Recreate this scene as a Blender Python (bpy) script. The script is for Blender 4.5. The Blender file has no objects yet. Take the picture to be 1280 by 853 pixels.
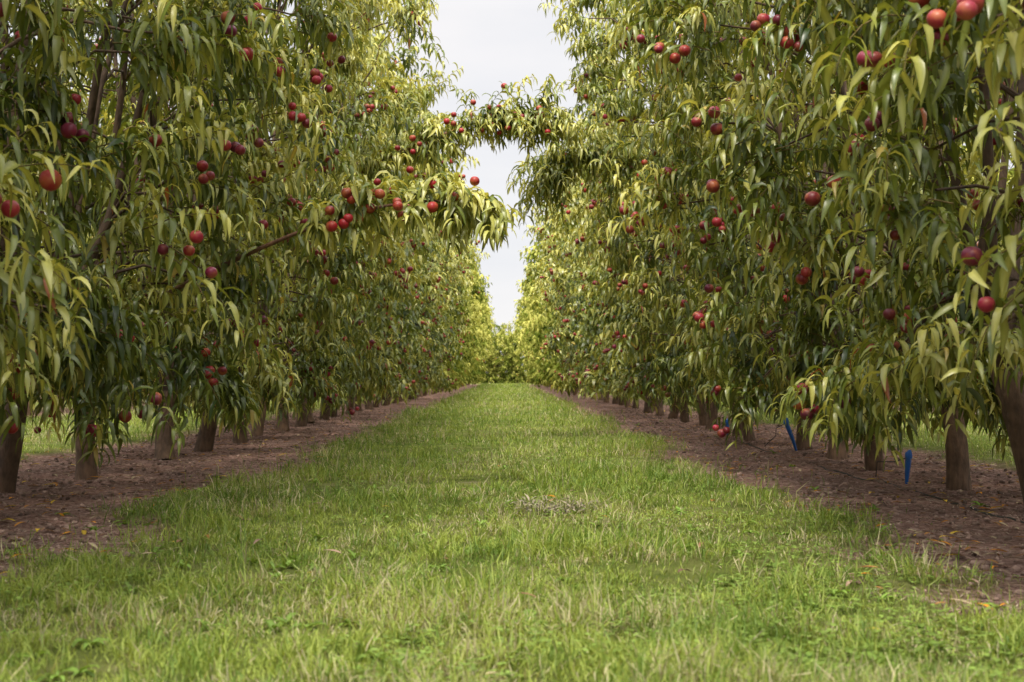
import bpy, math, numpy as np
from mathutils import Vector
rng=np.random.default_rng(11)
scene=bpy.context.scene
H=0.68; FPX=1778.0
# ---------------- helpers ----------------
NG=np.random.default_rng(7).random((256,256))
def vnoise(x,y,f=1.0,ox=0.0):
    x=np.asarray(x)*f+37.3+ox; y=np.asarray(y)*f+11.7+ox*1.7
    xi=np.floor(x).astype(int); yi=np.floor(y).astype(int)
    fx=x-xi; fy=y-yi; fx=fx*fx*(3-2*fx); fy=fy*fy*(3-2*fy)
    g=lambda a,b: NG[a%256,b%256]
    return (g(xi,yi)*(1-fx)+g(xi+1,yi)*fx)*(1-fy)+(g(xi,yi+1)*(1-fx)+g(xi+1,yi+1)*fx)*fy
def fbm(x,y,f,o=3,ox=0):
    s=0;a=.5;t=0
    for i in range(o):
        s=s+a*vnoise(x,y,f*2**i,ox+i*13.1); t+=a; a*=.5
    return s/t
def sstep(a,b,x):
    t=np.clip((x-a)/(b-a),0,1); return t*t*(3-2*t)
def norm(v): return v/np.maximum(np.linalg.norm(v,axis=-1,keepdims=True),1e-9)
def mk_mesh(name,V,Q,col=None,smooth=True,mats=()):
    V=np.ascontiguousarray(V,dtype=np.float32).reshape(-1,3); Q=np.ascontiguousarray(Q,dtype=np.int32)
    k=Q.shape[1]
    me=bpy.data.meshes.new(name)
    me.vertices.add(len(V)); me.vertices.foreach_set("co",V.ravel())
    me.loops.add(Q.size); me.loops.foreach_set("vertex_index",Q.ravel())
    me.polygons.add(len(Q)); me.polygons.foreach_set("loop_start",np.arange(0,Q.size,k,dtype=np.int32))
    if smooth: me.polygons.foreach_set("use_smooth",np.ones(len(Q),dtype=bool))
    me.update(calc_edges=True)
    if col is not None:
        c=np.ones((len(V),4),dtype=np.float32); c[:,:3]=np.clip(col.reshape(-1,3),0,1)
        a=me.color_attributes.new("col",'FLOAT_COLOR','POINT'); a.data.foreach_set("color",c.ravel())
    for m in mats: me.materials.append(m)
    return me
def add_obj(name,me,parent=None,loc=(0,0,0),rot=0,scale=1):
    o=bpy.data.objects.new(name,me); scene.collection.objects.link(o)
    o.location=loc; o.rotation_euler=(0,0,rot)
    if not hasattr(scale,'__len__'): scale=(scale,)*3
    o.scale=scale
    if parent: o.parent=parent
    return o
def join(parts):
    Vs=[];Qs=[];Cs=[];n=0
    for V,Q,C in parts:
        V=V.reshape(-1,3); Vs.append(V);Qs.append(Q+n);Cs.append(C.reshape(-1,3));n+=len(V)
    return np.concatenate(Vs),np.concatenate(Qs),np.concatenate(Cs)
def leaves(B,D,L,W,droop,curl,col,S=4,fold=0.35,hi=True,roll=None):
    n=len(B); D=norm(D)
    up=np.array([0,0,1.0])
    side=np.cross(D,up+rng.normal(0,.05,(n,3))); side=norm(side)
    if roll is not None:
        nn=np.cross(side,D); side=norm(side*np.cos(roll)[:,None]+nn*np.sin(roll)[:,None])
    s0=side.copy()
    prof=np.interp(np.linspace(0,1,S+1),[0,.12,.35,.6,.85,1],[.12,.6,1,.85,.4,.03])
    P=B.copy(); d=D.copy()
    rows=[];cols=[]
    seg=(L/S)[:,None]
    for k in range(S+1):
        nrm=norm(np.cross(side,d))
        w=(W*prof[k]*.5)[:,None]
        if hi:
            rows.append(np.stack([P-side*w+nrm*w*fold,P,P+side*w+nrm*w*fold],1))
            cols.append(np.stack([col,col*1.3,col*.92],1))
        else:
            rows.append(np.stack([P-side*w,P+side*w],1)); cols.append(np.stack([col,col*1.1],1))
        if k<S:
            P=P+d*seg
            d=norm(d-up*(droop[:,None]*(1.0/S)*1.6)+s0*(curl[:,None]/S))
            side=norm(side-d*np.sum(side*d,1,keepdims=True))
    c=3 if hi else 2
    V=np.concatenate(rows,1) ; C=np.concatenate(cols,1)
    base=[]
    for k in range(S):
        for j in range(c-1):
            a=k*c+j; base.append([a,a+1,a+c+1,a+c])
    base=np.array(base); Q=(base[None]+ (np.arange(n)*(S+1)*c)[:,None,None]).reshape(-1,4)
    return V,Q,C
def tubes(P,R,s,col):
    M,K,_=P.shape
    d=np.empty_like(P); d[:,1:-1]=P[:,2:]-P[:,:-2]; d[:,0]=P[:,1]-P[:,0]; d[:,-1]=P[:,-1]-P[:,-2]; d=norm(d)
    ref=np.where(np.abs(d[:,:1,2:])>.85,np.array([1.,0.1,0]),np.array([0,0,1.]))
    u=norm(np.cross(d,np.broadcast_to(ref,d.shape))); v=np.cross(d,u)
    a=np.linspace(0,2*np.pi,s,endpoint=False)
    V=P[:,:,None]+R[:,:,None,None]*(u[:,:,None]*np.cos(a)[None,None,:,None]+v[:,:,None]*np.sin(a)[None,None,:,None])
    base=[]
    for k in range(K-1):
        for j in range(s):
            j2=(j+1)%s; base.append([k*s+j,k*s+j2,(k+1)*s+j2,(k+1)*s+j])
    base=np.array(base); Q=(base[None]+(np.arange(M)*K*s)[:,None,None]).reshape(-1,4)
    C=np.broadcast_to(np.asarray(col,dtype=float),V.shape) if np.ndim(col)==1 else np.broadcast_to(col[:,None,None,:],V.shape)
    return V,Q,np.array(C)
def sphere_t(nu=12,nv=8):
    V=[];Q=[]
    for i in range(nv+1):
        th=math.pi*min(max(i/nv,.02),.98)
        for j in range(nu):
            ph=2*math.pi*j/nu
            r=1-.10*math.exp(-(min(ph,2*math.pi-ph)/.35)**2)
            z=math.cos(th); r2=r*(1-.12*math.exp(-((1-abs(z))/.06)) )
            V.append([math.sin(th)*math.cos(ph)*r,math.sin(th)*math.sin(ph)*r,z*.96*(r2 if z>0 else 1)])
    for i in range(nv):
        for j in range(nu):
            Q.append([i*nu+j,(i+1)*nu+j,(i+1)*nu+(j+1)%nu,i*nu+(j+1)%nu])
    return np.array(V),np.array(Q)
SV,SQ=sphere_t()
def fruits(P,R,col):
    n=len(P)
    a=rng.uniform(0,6.28,n); t=rng.normal(0,.35,n)
    ca,sa,ct,st=np.cos(a),np.sin(a),np.cos(t),np.sin(t)
    x=SV[None,:,0]*ca[:,None]-SV[None,:,1]*sa[:,None]; y=SV[None,:,0]*sa[:,None]+SV[None,:,1]*ca[:,None]; z=SV[None,:,2]+0*x
    y2=y*ct[:,None]-z*st[:,None]; z2=y*st[:,None]+z*ct[:,None]
    V=np.stack([x,y2,z2],-1)*R[:,None,None]+P[:,None]
    Q=(SQ[None]+(np.arange(n)*len(SV))[:,None,None]).reshape(-1,4)
    C=np.repeat(col[:,None],len(SV),1)
    return V,Q,C
# ---------------- materials ----------------
def mat(name):
    m=bpy.data.materials.new(name); m.use_nodes=True; nt=m.node_tree; nt.nodes.clear()
    out=nt.nodes.new('ShaderNodeOutputMaterial'); return m,nt,out
def N(nt,t,**kw):
    n=nt.nodes.new(t)
    for k,v in kw.items(): setattr(n,k,v)
    return n
def leafy(name,rough=.45,trans=.35,gl=.05,tint=(1.25,1.15,.6,1)):
    m,nt,out=mat(name); L=nt.links
    a=N(nt,'ShaderNodeAttribute',attribute_name="col")
    p=N(nt,'ShaderNodeBsdfDiffuse'); L.new(a.outputs['Color'],p.inputs['Color'])
    mu=N(nt,'ShaderNodeMix',data_type='RGBA',blend_type='MULTIPLY'); mu.inputs[0].default_value=1
    L.new(a.outputs['Color'],mu.inputs[6]); mu.inputs[7].default_value=tint
    t=N(nt,'ShaderNodeBsdfTranslucent'); L.new(mu.outputs[2],t.inputs['Color'])
    mx=N(nt,'ShaderNodeMixShader'); mx.inputs[0].default_value=trans
    L.new(p.outputs[0],mx.inputs[1]); L.new(t.outputs[0],mx.inputs[2]); last=mx
    if gl>0:
        g=N(nt,'ShaderNodeBsdfGlossy'); g.inputs['Roughness'].default_value=rough; g.inputs['Color'].default_value=(1,1,1,1)
        m2=N(nt,'ShaderNodeMixShader'); m2.inputs[0].default_value=gl; L.new(mx.outputs[0],m2.inputs[1]); L.new(g.outputs[0],m2.inputs[2]); last=m2
    L.new(last.outputs[0],out.inputs[0])
    return m
M_leaf=leafy("peach_leaf",.38,.30,.045,(1.3,1.15,.55,1))
M_leaf_far=leafy("peach_leaf_distant",.42,.25,0,(1.2,1.15,.65,1))
M_grass=leafy("grass_blade",.5,.33,.015)
M_dry=leafy("dry_leaf",.7,.12,0,(1,1,1,1))
def barky():
    m,nt,out=mat("bark"); L=nt.links
    a=N(nt,'ShaderNodeAttribute',attribute_name="col")
    tc=N(nt,'ShaderNodeTexCoord'); mp=N(nt,'ShaderNodeMapping'); mp.inputs['Scale'].default_value=(1,1,.35)
    n1=N(nt,'ShaderNodeTexNoise'); n1.inputs['Scale'].default_value=38; n1.inputs['Detail'].default_value=8
    n2=N(nt,'ShaderNodeTexNoise'); n2.inputs['Scale'].default_value=9; n2.inputs['Detail'].default_value=4
    L.new(tc.outputs['Object'],mp.inputs[0]); L.new(mp.outputs[0],n1.inputs[0]); L.new(tc.outputs['Object'],n2.inputs[0])
    r=N(nt,'ShaderNodeValToRGB'); r.color_ramp.elements[0].position=.3; r.color_ramp.elements[0].color=(.30,.28,.27,1); r.color_ramp.elements[1].position=.7; r.color_ramp.elements[1].color=(1.6,1.45,1.3,1)
    ad=N(nt,'ShaderNodeMath',operation='MULTIPLY_ADD'); ad.inputs[1].default_value=.5
    L.new(n1.outputs[0],ad.inputs[0]); m5=N(nt,'ShaderNodeMath',operation='MULTIPLY'); m5.inputs[1].default_value=.5; L.new(n2.outputs[0],m5.inputs[0]); L.new(m5.outputs[0],ad.inputs[2])
    L.new(ad.outputs[0],r.inputs[0])
    mu=N(nt,'ShaderNodeMix',data_type='RGBA',blend_type='MULTIPLY'); mu.inputs[0].default_value=1
    L.new(a.outputs['Color'],mu.inputs[6]); L.new(r.outputs[0],mu.inputs[7])
    p=N(nt,'ShaderNodeBsdfPrincipled'); p.inputs['Roughness'].default_value=.85; L.new(mu.outputs[2],p.inputs['Base Color'])
    b=N(nt,'ShaderNodeBump'); b.inputs['Strength'].default_value=.9; b.inputs['Distance'].default_value=.015; L.new(n1.outputs[0],b.inputs['Height']); L.new(b.outputs[0],p.inputs['Normal'])
    L.new(p.outputs[0],out.inputs[0]); return m
M_bark=barky()
def fruity():
    m,nt,out=mat("nectarine_skin"); L=nt.links
    a=N(nt,'ShaderNodeAttribute',attribute_name="col")
    tc=N(nt,'ShaderNodeTexCoord')
    n1=N(nt,'ShaderNodeTexNoise'); n1.inputs['Scale'].default_value=17; n1.inputs['Detail'].default_value=4
    L.new(tc.outputs['Object'],n1.inputs[0])
    r=N(nt,'ShaderNodeValToRGB'); r.color_ramp.elements[0].position=.48; r.color_ramp.elements[0].color=(0,0,0,1); r.color_ramp.elements[1].position=.70; r.color_ramp.elements[1].color=(.85,.85,.85,1)
    L.new(n1.outputs[0],r.inputs[0])
    mx=N(nt,'ShaderNodeMix',data_type='RGBA'); L.new(r.outputs[0],mx.inputs[0]); L.new(a.outputs['Color'],mx.inputs[6]); mx.inputs[7].default_value=(.42,.13,.045,1)
    p=N(nt,'ShaderNodeBsdfPrincipled'); p.inputs['Roughness'].default_value=.42; p.inputs['Specular IOR Level'].default_value=.4; L.new(mx.outputs[2],p.inputs['Base Color'])
    L.new(p.outputs[0],out.inputs[0]); return m
M_fruit=fruity()
def plain(name,c,rough=.5):
    m,nt,out=mat(name); p=N(nt,'ShaderNodeBsdfPrincipled'); p.inputs['Roughness'].default_value=rough
    n1=N(nt,'ShaderNodeTexNoise'); n1.inputs['Scale'].default_value=30
    mx=N(nt,'ShaderNodeMix',data_type='RGBA'); mx.inputs[6].default_value=(*[x*.75 for x in c],1); mx.inputs[7].default_value=(*[min(1,x*1.2) for x in c],1)
    nt.links.new(n1.outputs[0],mx.inputs[0]); nt.links.new(mx.outputs[2],p.inputs['Base Color']); nt.links.new(p.outputs[0],out.inputs[0]); return m
M_hose=plain("black_polythene",(.03,.028,.026),.6)
M_blue=plain("blue_plastic",(.01,.10,.38),.45)
# ---------------- tree ----------------
def envw(z): return np.interp(z,[.3,.8,1.6,2.6,3.6,4.7,5.4],[.72,.96,1.18,1.45,1.70,1.86,1.30])
def shoots_to_foliage(P0,D0,Ls,tone,nl,hi,K=8,sag=.16,lw=1.0,lscale=1.0):
    M=len(P0); P=np.empty((M,K,3)); P[:,0]=P0; d=norm(D0); dirs=np.empty((M,K,3)); dirs[:,0]=d
    st=(Ls/(K-1))[:,None]
    wob=rng.normal(0,.08,(M,3))
    for k in range(1,K):
        P[:,k]=P[:,k-1]+d*st
        d=norm(d+np.array([0,0,-1.])*sag*(.6+.12*k)+wob+rng.normal(0,.05,(M,3))); dirs[:,k]=d
    P[:,:,2]=np.maximum(P[:,:,2],.19)
    t=np.linspace(.08,1,nl)[None]*np.ones((M,1))+rng.uniform(-.02,.02,(M,nl)); t=np.clip(t,0,.999)
    f=t*(K-1); i=np.floor(f).astype(int); fr=(f-i)[...,None]; i1=np.minimum(i+1,K-1); m=np.arange(M)[:,None]
    B=P[m,i]*(1-fr)+P[m,i1]*fr; dd=dirs[m,i]
    up=np.array([0,0,1.]); side=norm(np.cross(dd,up+np.array([.01,.02,0]))); nn=np.cross(side,dd)
    az=np.arange(nl)[None]*2.4+rng.uniform(0,6.28,(M,1))+rng.normal(0,.3,(M,nl)); az=az[...,None]
    rad=np.cos(az)*side+np.sin(az)*nn
    al=rng.uniform(.3,.65,(M,nl,1))
    D=dd*al+rad*.95+np.array([0,0,.60]); D=D.reshape(-1,3); B=B.reshape(-1,3); n=len(B)
    tt=t.reshape(-1)
    L=rng.uniform(.115,.195,n)*np.where(tt>.9,.75,1)*lscale
    W=L*rng.uniform(.15,.205,n)*lw
    droop=rng.uniform(1.4,4.8,n); curl=rng.normal(0,1.6,n)
    dark=np.array([.036,.064,.013]); mid=np.array([.150,.188,.028]); lite=np.array([.52,.50,.135])  # leaf colours from shaded interior to lit outer leaves and pale young tips
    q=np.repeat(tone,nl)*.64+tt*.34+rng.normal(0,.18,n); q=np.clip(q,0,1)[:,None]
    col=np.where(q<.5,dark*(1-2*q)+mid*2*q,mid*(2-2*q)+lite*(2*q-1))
    yel=rng.random(n)<.006; col[yel]=np.array([.42,.32,.07])
    br=rng.random(n)<.003; col[br]=np.array([.28,.09,.03])
    roll=rng.normal(0,.5,n)
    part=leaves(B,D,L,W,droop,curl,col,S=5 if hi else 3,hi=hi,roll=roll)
    return part,P
def tree_parts(hi=True,nclump=70,nshoot=7,nl=22,lw=1.0,lscale=1.0,nf=60,far=False):
    nlmb=6; limbs=[]
    base_top=rng.uniform(.55,.8); lean=rng.normal(0,.08,2)
    K=10
    tt=np.linspace(0,1,8); wv=np.sin(tt*np.pi)*rng.normal(0,.022)
    tr=np.stack([lean[0]*tt+wv,lean[1]*tt-wv,base_top*tt-.03],1)[None]; r0=rng.uniform(.060,.078)
    trR=(r0*np.array([1.18,1.06,1.02,1,.97,.97,1.0,1.03])*(1+rng.normal(0,.02,8)))[None]
    for j in range(nlmb):
        ph=2*np.pi*(j+.5*rng.random())/nlmb; s=np.linspace(0,1,K)
        hh=rng.uniform(4.0,4.8)
        x=lean[0]+np.cos(ph)*(.85*s**.8)+rng.normal(0,.03,K).cumsum()*.6; y=lean[1]+np.sin(ph)*(.8*s**.8)+rng.normal(0,.03,K).cumsum()*.6
        z=base_top-.05+(hh-base_top)*s**1.1
        x[0],y[0]=lean
        limbs.append(np.stack([x,y,z],1))
    limbs=np.array(limbs); lR=np.linspace(.038,.007,K)[None]*np.ones((nlmb,1))
    bc=np.array([.15,.10,.068])*rng.uniform(.75,1.15)
    parts=[tubes(tr,trR,14 if hi else 8,bc)]
    if not far: parts.append(tubes(limbs,lR,8 if hi else 4,bc*.65))
    zmin=rng.uniform(.72,.98); idx=np.arange(nclump)
    z=zmin+(5.25-zmin)*((idx+rng.random(nclump))/nclump)
    ph=(idx*2.399963+rng.uniform(0,6.28)+rng.normal(0,.35,nclump))%(2*np.pi)
    lowm=rng.random(nclump)<.10; z[lowm]=rng.uniform(.55,.9,lowm.sum())
    rho=np.sqrt(rng.uniform(.30,1.0,nclump))*rng.uniform(.78,1.16,nclump)
    c,s=np.cos(ph),np.sin(ph)
    c=np.sign(c)*np.abs(c)**.75
    C=np.stack([envw(z)*c*rho,1.0*s*rho,z],1)
    O=np.stack([c,.65*s,np.zeros(nclump)],1)
    if not far:
        lp=limbs[:,1:-1].reshape(-1,3)
        start=[]
        for q in C:
            cand=lp[lp[:,2]<q[2]-.05] if (lp[:,2]<q[2]-.05).any() else lp
            start.append(cand[np.argmin(((cand-q)**2).sum(1))])
        start=np.array(start); w=np.linspace(0,1,5)[None,:,None]
        BP=start[:,None]*(1-w)+C[:,None]*w; BP[:,1:-1]+=rng.normal(0,.03,(nclump,3,3)); BP[:,:,2]+=.12*np.sin(w[...,0]*np.pi)
        parts.append(tubes(BP,np.linspace(.012,.006,5)[None]*np.ones((nclump,1)),5 if hi else 3,bc*.65))
    ci=np.repeat(np.arange(nclump),nshoot); M=len(ci)
    Cz=C[ci,2]
    P0=C[ci]+rng.normal(0,.06,(M,3))
    D0=O[ci]*.75+rng.normal(0,.58,(M,3))
    D0[:,2]+=np.interp(Cz,[.5,1.0,2.5,4.5,5.2],[-.05,.2,.4,.6,1.0])
    Ls=rng.uniform(.26,.64,M)*np.interp(Cz,[.6,1.2],[.8,1])
    clt=np.clip(.20+.47*np.clip(rho,0,1.1)+rng.normal(0,.24,nclump)+np.interp(C[:,2],[.5,2,5],[-.18,0,.12]),0,1)  # crown shade put into leaf colour: inner and low clumps darker, outer and top lighter
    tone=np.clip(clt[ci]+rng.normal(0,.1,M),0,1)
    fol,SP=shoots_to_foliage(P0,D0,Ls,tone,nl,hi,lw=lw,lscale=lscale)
    if hi: parts.append(tubes(SP,np.linspace(.0045,.0015,SP.shape[1])[None]*np.ones((M,1)),3,np.array([.16,.13,.05])))
    ok=np.where((rho>.62)&(C[:,2]<4.5))[0]
    pick=rng.choice(ok,min(nf//2+1,len(ok)),replace=False)
    F=[]
    for ccc in pick:
        for rep in range(3 if not far else 1):
            sh=np.where(ci==ccc)[0]; sx=sh[np.argmax((D0[sh]*O[ccc]).sum(1)+rng.normal(0,.4,len(sh)))]
            pk=SP[sx,rng.integers(2,6)]
            for g in range(rng.choice([1,1,1,2,3])):
                F.append(pk+rng.normal(0,.038,3)+O[ccc]*(.10 if C[ccc,2]<3 else .05)+np.array([0,0,-.035]))
    F=np.array(F); F=F[F[:,2]<4.6]
    R=rng.uniform(.025,.037,len(F))*(1.0 if not far else 1.2); fc=np.array([.29,.015,.023])*rng.uniform(.35,1.3,(len(F),1))+np.stack([0*R,rng.uniform(0,.012,len(F)),rng.uniform(0,.03,len(F))],1)
    fr=fruits(F,R,fc)
    return join(parts),fol,fr
def make_tree(**kw):
    w,f,r=tree_parts(**kw)
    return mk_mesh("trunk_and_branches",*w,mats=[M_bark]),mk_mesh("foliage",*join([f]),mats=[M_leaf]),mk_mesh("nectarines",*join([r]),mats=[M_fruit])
hi_t=[make_tree() for i in range(9)]
lo_t=[make_tree(hi=False,nclump=54,nshoot=7,nl=13,lw=1.4,lscale=1.3) for i in range(5)]
far_p=[tree_parts(hi=False,nclump=46,nshoot=5,nl=8,lw=2.0,lscale=1.65,nf=16,far=True) for i in range(6)]
def place_tree(t,x,y,rot,sc=(1,1,1),lean=(0,0)):
    e=bpy.data.objects.new("peach_tree",None); e.empty_display_size=.3; scene.collection.objects.link(e)
    e.location=(x,y,0); e.rotation_euler=(lean[0],lean[1],rot); e.scale=sc
    for nm,me in zip(("trunk_and_branches","foliage","nectarines"),t):
        add_obj(nm,me,parent=e)
    return e
def mass(name,spots,dz=0.0):
    e=bpy.data.objects.new(name,None); scene.collection.objects.link(e)
    acc=[[],[],[]]
    for (x,y,r,sc) in spots:
        tr=far_p[rng.integers(len(far_p))]; c,s=math.cos(r),math.sin(r)
        for k in range(3):
            V,Q,C=tr[k]; V=V.reshape(-1,3); W=np.stack([(V[:,0]*c-V[:,1]*s)*sc+x,(V[:,0]*s+V[:,1]*c)*sc+y,V[:,2]*sc+dz],1); acc[k].append((W,Q,C))
    for nm,a,m in zip(("trunks","foliage","nectarines"),acc,(M_bark,M_leaf_far,M_fruit)):
        add_obj(nm,mk_mesh(nm,*join(a),mats=[m]),parent=e)
LX,RX=-2.85,2.75
Ly=[2.6,4.2,5.7,7.1,8.5,9.7,11.8,13.2,14.9,16.5,18.2,19.8,21.2,22.6]
Ry=[2.8,4.3,5.8,7.3,8.8,10.4,12.0,13.4,15.2,16.6,18.4,20.0,21.6,23.2]
def row(ys,X,flip,off):
    trees=[]
    for k,y in enumerate(ys):
        t=hi_t[(k+off)%9] if y<19 else lo_t[(k+off)%5]
        r=(math.pi if flip else 0)+rng.normal(0,.10)
        if y>24 and rng.random()<.5: r+=math.pi
        sz=rng.uniform(.93,1.05)
        trees.append(place_tree(t,X+rng.normal(0,.06),y,r,(sz,sz,sz*rng.uniform(.95,1.04)),lean=(rng.normal(0,.02),rng.normal(0,.025))))
    return trees
yy=Ly+list(np.arange(24.3,42,1.75)); TL=row(yy,LX,False,0)
yy=Ry+list(np.arange(24.9,42,1.75)); TR=row(yy,RX,True,4)
TL[4].rotation_euler=(0,.11,0)
sp=lambda xs,ys:[(x+rng.normal(0,.08),y,rng.choice([0,math.pi])+rng.normal(0,.2),rng.uniform(.93,1.05)) for x in xs for y in ys]
mass("distant_peach_trees",sp([LX],np.arange(42.6,108,1.8)))
mass("distant_peach_trees",sp([RX],np.arange(42.6,108,1.8)))
mass("neighbouring_orchard_row",sp([-8.4],np.arange(9,80,2.0)))
mass("neighbouring_orchard_row",sp([8.4],np.arange(9,80,2.0)))
mass("neighbouring_orchard_row",sp([-14],np.arange(24,90,2.2)))
mass("neighbouring_orchard_row",sp([14],np.arange(24,90,2.2)))
mass("background_trees",[(x+rng.normal(0,.3),y,rng.uniform(1.2,1.9),rng.uniform(.9,1.2)) for y in (126,127.5,129,131) for x in np.arange(-24,24,1.3)],dz=-.75)
def long_branch(parent_tree,pts,spread,nsh,nfruit,lbr=.014,tone0=.75,fr_range=(.3,.9),ls=(.3,.5),fs=.05):
    pts=np.array(pts,float); s=np.linspace(0,1,len(pts)); u=np.linspace(0,1,14)
    cur=np.stack([np.interp(u,s,pts[:,i]) for i in range(3)],1)
    for _ in range(2): cur[1:-1]=(cur[:-2]+cur[1:-1]*2+cur[2:])/4
    wood=[tubes(cur[None],np.linspace(lbr,.004,14)[None],7,np.array([.15,.08,.05]))]
    q=rng.uniform(spread[0],1,nsh); f=q*13; i=np.minimum(f.astype(int),12); fr=(f-i)[:,None]
    P0=cur[i]*(1-fr)+cur[i+1]*fr; T=norm(cur[i+1]-cur[i])
    D0=T*.7+rng.normal(0,.5,(nsh,3)); D0[:,2]+=.25
    fol,SP=shoots_to_foliage(P0,D0,rng.uniform(ls[0],ls[1],nsh),np.clip(rng.normal(tone0,.15,nsh),0,1),24,True,sag=.2)
    wood.append(tubes(SP,np.linspace(.004,.0015,SP.shape[1])[None]*np.ones((nsh,1)),3,np.array([.16,.13,.05])))
    q=rng.uniform(fr_range[0],fr_range[1],nfruit); f=q*13; i=np.minimum(f.astype(int),12); fr=(f-i)[:,None]
    F=cur[i]*(1-fr)+cur[i+1]*fr+rng.normal(0,fs,(nfruit,3))+np.array([0,-.12,.02])
    R=rng.uniform(.027,.035,nfruit); fc=np.array([.29,.014,.02])*rng.uniform(.5,1.3,(nfruit,1))
    for nm,prt,m in (("long_branch",wood,M_bark),("branch_foliage",[fol],M_leaf),("branch_nectarines",[fruits(F,R,fc)],M_fruit)):
        V,Q,C=join(prt); me=mk_mesh(nm,V,Q,C,mats=[m]); o=add_obj(nm,me)
        o.parent=parent_tree; bpy.context.view_layer.update(); o.matrix_parent_inverse=parent_tree.matrix_world.inverted()
bpy.context.view_layer.update()
long_branch(TL[5],[(-2.8,9.8,1.0),(-1.75,8.5,1.32),(-1.2,8.3,1.53),(-.75,8.3,1.68),(-.35,8.3,1.72),(-.10,8.3,1.66)],(.40,),34,16,lbr=.018,fr_range=(.45,.88),ls=(.16,.34),tone0=.85,fs=.06)
long_branch(TL[7],[(-2.6,13.6,1.6),(-1.6,13.8,2.6),(-.9,14.0,2.95),(-.3,14.1,3.22),(.15,14.2,3.32),(.5,14.2,3.22)],(.22,),100,28,fr_range=(.35,.9),ls=(.25,.5),tone0=.75,fs=.10)
long_branch(TR[8],[(2.5,15.2,1.8),(1.7,15.0,2.7),(1.1,14.9,3.0),(.7,14.9,3.0),(.45,14.8,2.7)],(.25,),80,6,ls=(.3,.6),tone0=.65,fs=.1)
long_branch(TL[6],[(-2.6,11.8,1.2),(-1.6,11.6,1.8),(-.95,11.5,2.15),(-.6,11.5,2.2)],(.3,),36,12,ls=(.25,.45),fs=.07)
long_branch(TL[5],[(-2.75,9.7,.8),(-2.2,9.3,.95),(-1.85,9.1,.75),(-1.75,9.1,.5)],(.3,),22,6,ls=(.2,.32),tone0=.35,fr_range=(.5,.95))
long_branch(TR[4],[(2.7,8.8,.8),(2.45,8.6,1.0),(2.2,8.4,.8),(2.05,8.4,.48)],(.3,),30,6,ls=(.2,.36),tone0=.5,fr_range=(.5,.95))
# ---------------- ground ----------------
def gmask(x,y):
    x=np.asarray(x,float); y=np.asarray(y,float)
    n=(fbm(x,y,.9,3)-.5)*.8+(fbm(x,y,5,2,5)-.5)*.65
    eL=1.60+n; eR=1.36+n
    m=np.where(x<0,sstep(.18,-.18,-x-eL),sstep(.18,-.18,x-eR))
    u=np.abs(np.mod(np.abs(x)+2.8,5.6)-2.8)
    m2=sstep(.2,-.2,u-(1.75+n))
    m=np.where(np.abs(x)>2.9,m2,m)
    return np.maximum(m,sstep(109,113,y))
def gheight(x,y,m):
    h=.02*(fbm(x,y,.8,2)-.5)+(1-m)*(.035*(fbm(x,y,4,3,3)-.5)+.02*(fbm(x,y,14,2,9)-.5))
    h=h-.02*(1-m)+.012*m
    return h*np.interp(np.asarray(y,float),[0,60,120],[1,1,0])
def axis_g(a0,a1,st,far,g):
    pos=[a1]; s=st
    while pos[-1]<far: s*=g; pos.append(pos[-1]+s)
    return np.arange(a0,a1,st),pos
c,p=axis_g(-4,4,.045,900,1.18); xs=np.array(sorted([-v for v in p]+list(c)+p))
c,p=axis_g(0,22,.06,1500,1.06); yb=[-v for v in (.5,1.5,4,10,30,80)]; ys=np.array(sorted(yb+list(c)+p))
GX,GY=np.meshgrid(xs,ys); gm=gmask(GX,GY); GZ=gheight(GX,GY,gm)
V=np.stack([GX,GY,GZ],-1).reshape(-1,3); nx,ny=len(xs),len(ys)
I=np.arange(nx*ny).reshape(ny,nx); Q=np.stack([I[:-1,:-1],I[:-1,1:],I[1:,1:],I[1:,:-1]],-1).reshape(-1,4)
gc=np.stack([gm,fbm(GX,GY,.6,3,20),gm*0],-1)
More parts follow.
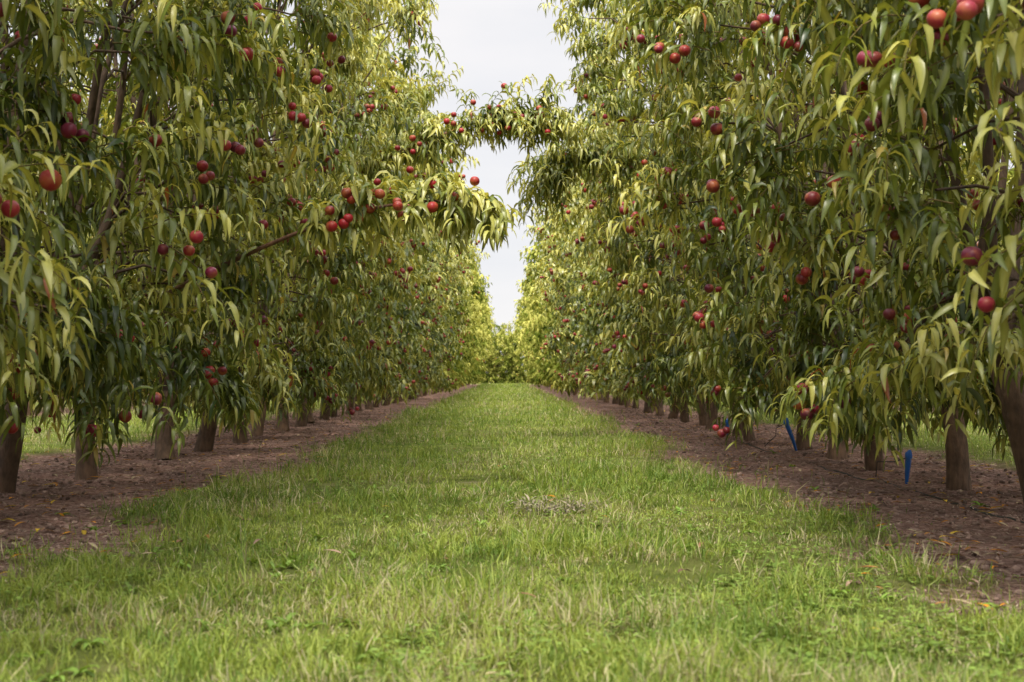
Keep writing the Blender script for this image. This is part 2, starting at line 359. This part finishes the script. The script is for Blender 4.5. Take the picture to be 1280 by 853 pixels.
def ground_mat():
    m,nt,out=mat("orchard_ground"); L=nt.links
    a=N(nt,'ShaderNodeAttribute',attribute_name="col"); sep=N(nt,'ShaderNodeSeparateColor'); L.new(a.outputs['Color'],sep.inputs[0])
    tc=N(nt,'ShaderNodeTexCoord')
    def noise(sc,det=6,r=.6):
        n=N(nt,'ShaderNodeTexNoise'); n.inputs['Scale'].default_value=sc; n.inputs['Detail'].default_value=det; n.inputs['Roughness'].default_value=r; L.new(tc.outputs['Object'],n.inputs[0]); return n
    def ramp(src,stops):
        r=N(nt,'ShaderNodeValToRGB'); e=r.color_ramp.elements
        while len(e)<len(stops): e.new(.5)
        for k,(po,c) in enumerate(stops): e[k].position=po; e[k].color=(*c,1)
        L.new(src,r.inputs[0]); return r
    n1=noise(1.6,5); n2=noise(28,8,.7); n3=noise(90,4,.7); n4=noise(3.5,6)
    dirt=ramp(n2.outputs[0],[(.32,(.125,.078,.060)),(.5,(.31,.21,.172)),(.66,(.52,.39,.325))])
    tint=ramp(n1.outputs[0],[(.35,(.75,.71,.71)),(.65,(1.25,1.1,1.06))])
    d2=N(nt,'ShaderNodeMix',data_type='RGBA',blend_type='MULTIPLY'); d2.inputs[0].default_value=1; L.new(dirt.outputs[0],d2.inputs[6]); L.new(tint.outputs[0],d2.inputs[7])
    gr=ramp(n4.outputs[0],[(.3,(.10,.14,.03)),(.55,(.18,.20,.06)),(.75,(.30,.27,.14))])
    mx=N(nt,'ShaderNodeMix',data_type='RGBA'); L.new(sep.outputs[0],mx.inputs[0]); L.new(d2.outputs[2],mx.inputs[6]); L.new(gr.outputs[0],mx.inputs[7])
    p=N(nt,'ShaderNodeBsdfDiffuse'); L.new(mx.outputs[2],p.inputs['Color'])
    ad=N(nt,'ShaderNodeMath',operation='ADD'); L.new(n2.outputs[0],ad.inputs[0]); L.new(n3.outputs[0],ad.inputs[1])
    b=N(nt,'ShaderNodeBump'); b.inputs['Strength'].default_value=1; b.inputs['Distance'].default_value=.025; L.new(ad.outputs[0],b.inputs['Height']); L.new(b.outputs[0],p.inputs['Normal'])
    L.new(p.outputs[0],out.inputs[0]); return m
add_obj("ground",mk_mesh("ground",V,Q,gc,mats=[ground_mat()]))
# ---------------- grass ----------------
def gsample(n,y0,y1,x0,x1,p=1.4):
    a,b=y0**(1-p),y1**(1-p); y=(a+rng.random(n)*(b-a))**(1/(1-p)); x=rng.uniform(x0,x1,n); return x,y
def blades(x,y,hs=1.0):
    m=gmask(x,y); bare=sstep(.55,.70,fbm(x,y,1.3,3,150))*.85*(np.abs(x)<1.3)
    k=rng.random(len(x))<m*(1-bare)+.014
    x,y,m=x[k],y[k],m[k]; n=len(x)
    z=gheight(x,y,m)-.004
    tall=fbm(x,y,1.7,3,40); tuft=fbm(x,y,9,2,60)
    edge=np.exp(-((np.abs(x)-1.45)/.25)**2)*(np.abs(x)<2.2)
    L=(.018+.090*sstep(.40,.78,tall*.5+tuft*.5)+.04*edge*tuft)*rng.uniform(.5,1.6,n)*hs*(1+.006*y)
    W=(.0026+.00034*y)*rng.uniform(.7,1.3,n)
    az=rng.uniform(0,6.28,n); ln=np.abs(rng.normal(.5,.5,n))
    D=np.stack([np.cos(az)*ln,np.sin(az)*ln,np.ones(n)],1)
    q=fbm(x,y,.8,3,80)*.5+fbm(x,y,6,2,90)*.5+rng.normal(0,.14,n)
    q=sstep(.28,.72,q)[:,None]
    col=np.array([.110,.185,.027])*(1-q)+np.array([.31,.37,.075])*q
    dryp=sstep(.47,.66,fbm(x,y,2.2,3,120))
    dry=rng.random(n)<.07+.34*dryp
    col[dry]=np.array([.50,.45,.26])*rng.uniform(.45,1.1,(dry.sum(),1))
    return leaves(np.stack([x,y,z],1),D,L,W,rng.uniform(.2,1.4,n),rng.normal(0,.4,n),col,S=2,hi=False)
x,y=gsample(370000,2.0,112,-2.1,2.1)
g1=blades(x,y)
x,y=gsample(60000,7,60,3.6,7.4,1.2); g2=blades(x,y,1.3)
x,y=gsample(60000,7,60,-7.4,-3.6,1.2); g3=blades(x,y,1.3)
add_obj("grass",mk_mesh("grass",*join([g1,g2,g3]),mats=[M_grass]))
x,y=gsample(24000,2.0,14,-1.9,2.1,1.3)
w=fbm(x,y,1.6,3,200)+.14*(x-.3).clip(-.5,.8)
k=(w>.58)&(gmask(x,y)>.15); x,y=x[k],y[k]; n=len(x)
h=rng.uniform(.012,.045,n); z0=gheight(x,y,gmask(x,y))
Bs=[];Ds=[]
a0=rng.uniform(0,6.28,n)
for j in range(3):
    a=a0+j*2.094; Bs.append(np.stack([x,y,z0+h],1)); Ds.append(np.stack([np.cos(a),np.sin(a),rng.uniform(0,.5,n)],1))
B=np.concatenate(Bs); D=np.concatenate(Ds); n3=len(B); L=rng.uniform(.008,.018,n3)
cc=np.array([.20,.29,.06])*rng.uniform(.5,1.3,(n3,1))
add_obj("clover",mk_mesh("clover",*join([leaves(B,D,L,L*.9,rng.uniform(.1,.6,n3),np.zeros(n3),cc,S=3,hi=False)]),mats=[M_grass]))
x,y=gsample(420,2.4,30,-2.6,2.6,1.2); kk=(gmask(x,y)>.03)|(rng.random(len(x))<.3); x,y=x[kk],y[kk]; nb=9
xx,yy2=np.repeat(x,nb),np.repeat(y,nb); n=len(xx); a=rng.uniform(0,6.28,n)
L=rng.uniform(.025,.07,n); cc=np.array([.14,.22,.04])*rng.uniform(.7,1.6,(n,1))
add_obj("weeds",mk_mesh("weeds",*join([leaves(np.stack([xx,yy2,gheight(xx,yy2,gmask(xx,yy2))+.004],1),np.stack([np.cos(a),np.sin(a),rng.uniform(.3,1.1,n)],1),L,L*.33,rng.uniform(.4,1.4,n),rng.normal(0,.4,n),cc,S=4,hi=True)]),mats=[M_grass]))
x,y=gsample(9500,3,45,-4.2,4.2,1.2); m=gmask(x,y); k=(rng.random(len(x))<(1-m)*.9+.02); x,y,m=x[k],y[k],m[k]; n=len(x)
a=rng.uniform(0,6.28,n); B=np.stack([x,y,gheight(x,y,m)+.012+.03*m],1); D=np.stack([np.cos(a),np.sin(a),rng.uniform(-.05,.3,n)],1)
pal=np.array([[.66,.29,.04],[.68,.46,.07],[.40,.20,.07],[.26,.15,.09],[.44,.35,.22],[.20,.12,.09],[.32,.22,.16]]); cc=pal[rng.choice(7,n,p=[.11,.11,.14,.15,.18,.15,.16])]*rng.uniform(.6,1.1,(n,1))
L=rng.uniform(.03,.09,n)
add_obj("fallen_leaves",mk_mesh("fallen_leaves",*join([leaves(B,D,L,L*.28,rng.uniform(.1,.6,n),rng.normal(0,.4,n),cc,S=4,hi=True)]),mats=[M_dry]))
x,y=gsample(60000,3,34,-3.9,3.9,1.4); m=gmask(x,y); k=rng.random(len(x))<(1-m); x,y,m=x[k],y[k],m[k]; n=len(x)
a=rng.uniform(0,6.28,n); B=np.stack([x,y,gheight(x,y,m)+.006],1); D=np.stack([np.cos(a),np.sin(a),rng.uniform(-.05,.18,n)],1)
L=rng.uniform(.010,.07,n); cc=np.array([.50,.39,.30])*rng.uniform(.2,1.2,(n,1))
add_obj("straw_litter",mk_mesh("straw_litter",*join([leaves(B,D,L,.0025+L*.06,rng.uniform(0,.3,n),rng.normal(0,.3,n),cc,S=2,hi=False)]),mats=[M_dry]))
CV,CQ=sphere_t(6,4)
x,y=gsample(26000,3,30,-3.9,3.9,1.5); m=gmask(x,y); k=rng.random(len(x))<(1-m); x,y,m=x[k],y[k],m[k]; n=len(x)
R=.0025+.010*rng.random(n)**5*1.6+.0003*y
Vc=CV[None]*(1+rng.normal(0,.28,(n,len(CV),1)))*R[:,None,None]*np.array([1,1,.7])+np.stack([x,y,gheight(x,y,m)+R*.3],1)[:,None]
Qc=(CQ[None]+(np.arange(n)*len(CV))[:,None,None]).reshape(-1,4)
Cc=np.repeat((np.array([.30,.205,.165])*rng.uniform(.5,1.5,(n,1)))[:,None],len(CV),1)
add_obj("soil_clods",mk_mesh("soil_clods",Vc,Qc,Cc,smooth=False,mats=[M_dry]))
n=420; x=.2+rng.normal(0,.10,n); y=7.0+rng.normal(0,.12,n); a=rng.uniform(0,6.28,n)
B=np.stack([x,y,.02+np.abs(rng.normal(0,.02,n))],1); D=np.stack([np.cos(a),np.sin(a),rng.uniform(-.1,.6,n)],1); L=rng.uniform(.03,.09,n)
cc=np.array([.36,.31,.23])*rng.uniform(.2,1.1,(n,1))
add_obj("dried_grass_clump",mk_mesh("dried_grass_clump",*join([leaves(B,D,L,L*.16,rng.uniform(0,1,n),rng.normal(0,.6,n),cc,S=3,hi=False)]),mats=[M_dry]))
for X,y0,y1 in ((2.42,3,70),):
    y=np.linspace(y0,y1,300); x=X+.14*(vnoise(y,y*0,.5,X)-.5)+.05*(vnoise(y,y*0,2.1,X)-.5)
    z=gheight(x,y,gmask(x,y))-.006+.02*(vnoise(y,y*0,.7,X+5)-.4)
    V,Q,C=tubes(np.stack([x,y,z],1)[None],np.full((1,300),.0075),8,np.array([.02,.02,.02])); add_obj("irrigation_hose",mk_mesh("irrigation_hose",*join([(V,Q,C)]),mats=[M_hose]))
def stake(x,y,ln,h):
    e=bpy.data.objects.new("irrigation_stake",None); scene.collection.objects.link(e); e.location=(x,y,0)
    P=np.array([[[0,0,-.03],[ln*.4*h,0,h*.4],[ln*h*.8,0,h*.8],[ln*h,0,h]]]); V,Q,C=tubes(P,np.array([[.010,.018,.022,.018]]),4,np.array([0,0,.4]))
    add_obj("stake",mk_mesh("stake",*join([(V,Q,C)]),smooth=False,mats=[M_blue]),parent=e)
    P=np.array([[[ln*h,0,h-.01],[ln*h,0,h+.02],[ln*h+.01,0,h+.045]]]); V,Q,C=tubes(P,np.array([[.026,.026,.008]]),8,np.array([0,0,.4]))
    add_obj("sprinkler_head",mk_mesh("head",*join([(V,Q,C)]),mats=[M_blue]),parent=e)
    P=np.array([[[ln*h,0,h],[ln*h-.1,-.03,h*.8],[-.2,-.03,.12],[2.42-x,0,.02]]])
    V,Q,C=tubes(P,np.full((1,4),.004),6,np.array([0,0,0]))
    add_obj("feeder_tube",mk_mesh("feeder",*join([(V,Q,C)]),mats=[M_hose]),parent=e)
for a in ((2.72,13.3,-.4,.24),(2.62,9.3,.1,.15),(2.62,16.8,0,.13)): stake(*a)
# ---------------- world / light ----------------
w=bpy.data.worlds.new("World"); scene.world=w; w.use_nodes=True; nt=w.node_tree; nt.nodes.clear(); L=nt.links
EL,AZ=math.radians(60),math.radians(192)
out=N(nt,'ShaderNodeOutputWorld'); bg=N(nt,'ShaderNodeBackground')
sky=N(nt,'ShaderNodeTexSky',sky_type='NISHITA'); sky.sun_disc=False; sky.sun_elevation=EL; sky.sun_rotation=AZ
tc=N(nt,'ShaderNodeTexCoord'); sp=N(nt,'ShaderNodeSeparateXYZ'); L.new(tc.outputs['Generated'],sp.inputs[0])
mr=N(nt,'ShaderNodeMapRange'); mr.inputs['From Min'].default_value=.25; mr.inputs['From Max'].default_value=1; mr.inputs['To Min'].default_value=10.1; mr.inputs['To Max'].default_value=37; L.new(sp.outputs['Z'],mr.inputs['Value'])
nz=N(nt,'ShaderNodeTexNoise'); nz.inputs['Scale'].default_value=5; nz.inputs['Detail'].default_value=5
mp=N(nt,'ShaderNodeMapping'); mp.inputs['Scale'].default_value=(1,1,3); L.new(tc.outputs['Generated'],mp.inputs[0]); L.new(mp.outputs[0],nz.inputs[0])
cr=N(nt,'ShaderNodeValToRGB'); cr.color_ramp.elements[0].position=.3; cr.color_ramp.elements[0].color=(.86,.87,.91,1); cr.color_ramp.elements[1].position=.7; cr.color_ramp.elements[1].color=(1.0,.975,.975,1); L.new(nz.outputs[0],cr.inputs[0])
vm=N(nt,'ShaderNodeVectorMath',operation='SCALE'); L.new(cr.outputs[0],vm.inputs[0]); L.new(mr.outputs[0],vm.inputs['Scale'])
mx=N(nt,'ShaderNodeMix',data_type='RGBA'); mx.inputs[0].default_value=.92; L.new(sky.outputs[0],mx.inputs[6]); L.new(vm.outputs[0],mx.inputs[7])
L.new(mx.outputs[2],bg.inputs['Color']); bg.inputs['Strength'].default_value=.1; L.new(bg.outputs[0],out.inputs[0])
sd=bpy.data.lights.new("sun",'SUN'); sd.energy=5; sd.angle=math.radians(12); sd.color=(1,.93,.80)
so=bpy.data.objects.new("sun",sd); scene.collection.objects.link(so)
dv=Vector((math.sin(AZ)*math.cos(EL),math.cos(AZ)*math.cos(EL),math.sin(EL))); so.rotation_euler=dv.to_track_quat('Z','Y').to_euler(); so.location=(0,0,20)
# camera
cam=bpy.data.cameras.new("camera"); co=bpy.data.objects.new("camera",cam); scene.collection.objects.link(co); scene.camera=co
cam.lens=50; cam.sensor_width=36; cam.clip_end=3000; cam.clip_start=.05
co.location=(0,0,H); co.rotation_euler=(math.radians(90+1.40),0,math.radians(-.26))
cam.dof.use_dof=True; cam.dof.focus_distance=9; cam.dof.aperture_fstop=5.6
scene.view_settings.view_transform='Standard'; scene.view_settings.look='None'; scene.view_settings.exposure=0
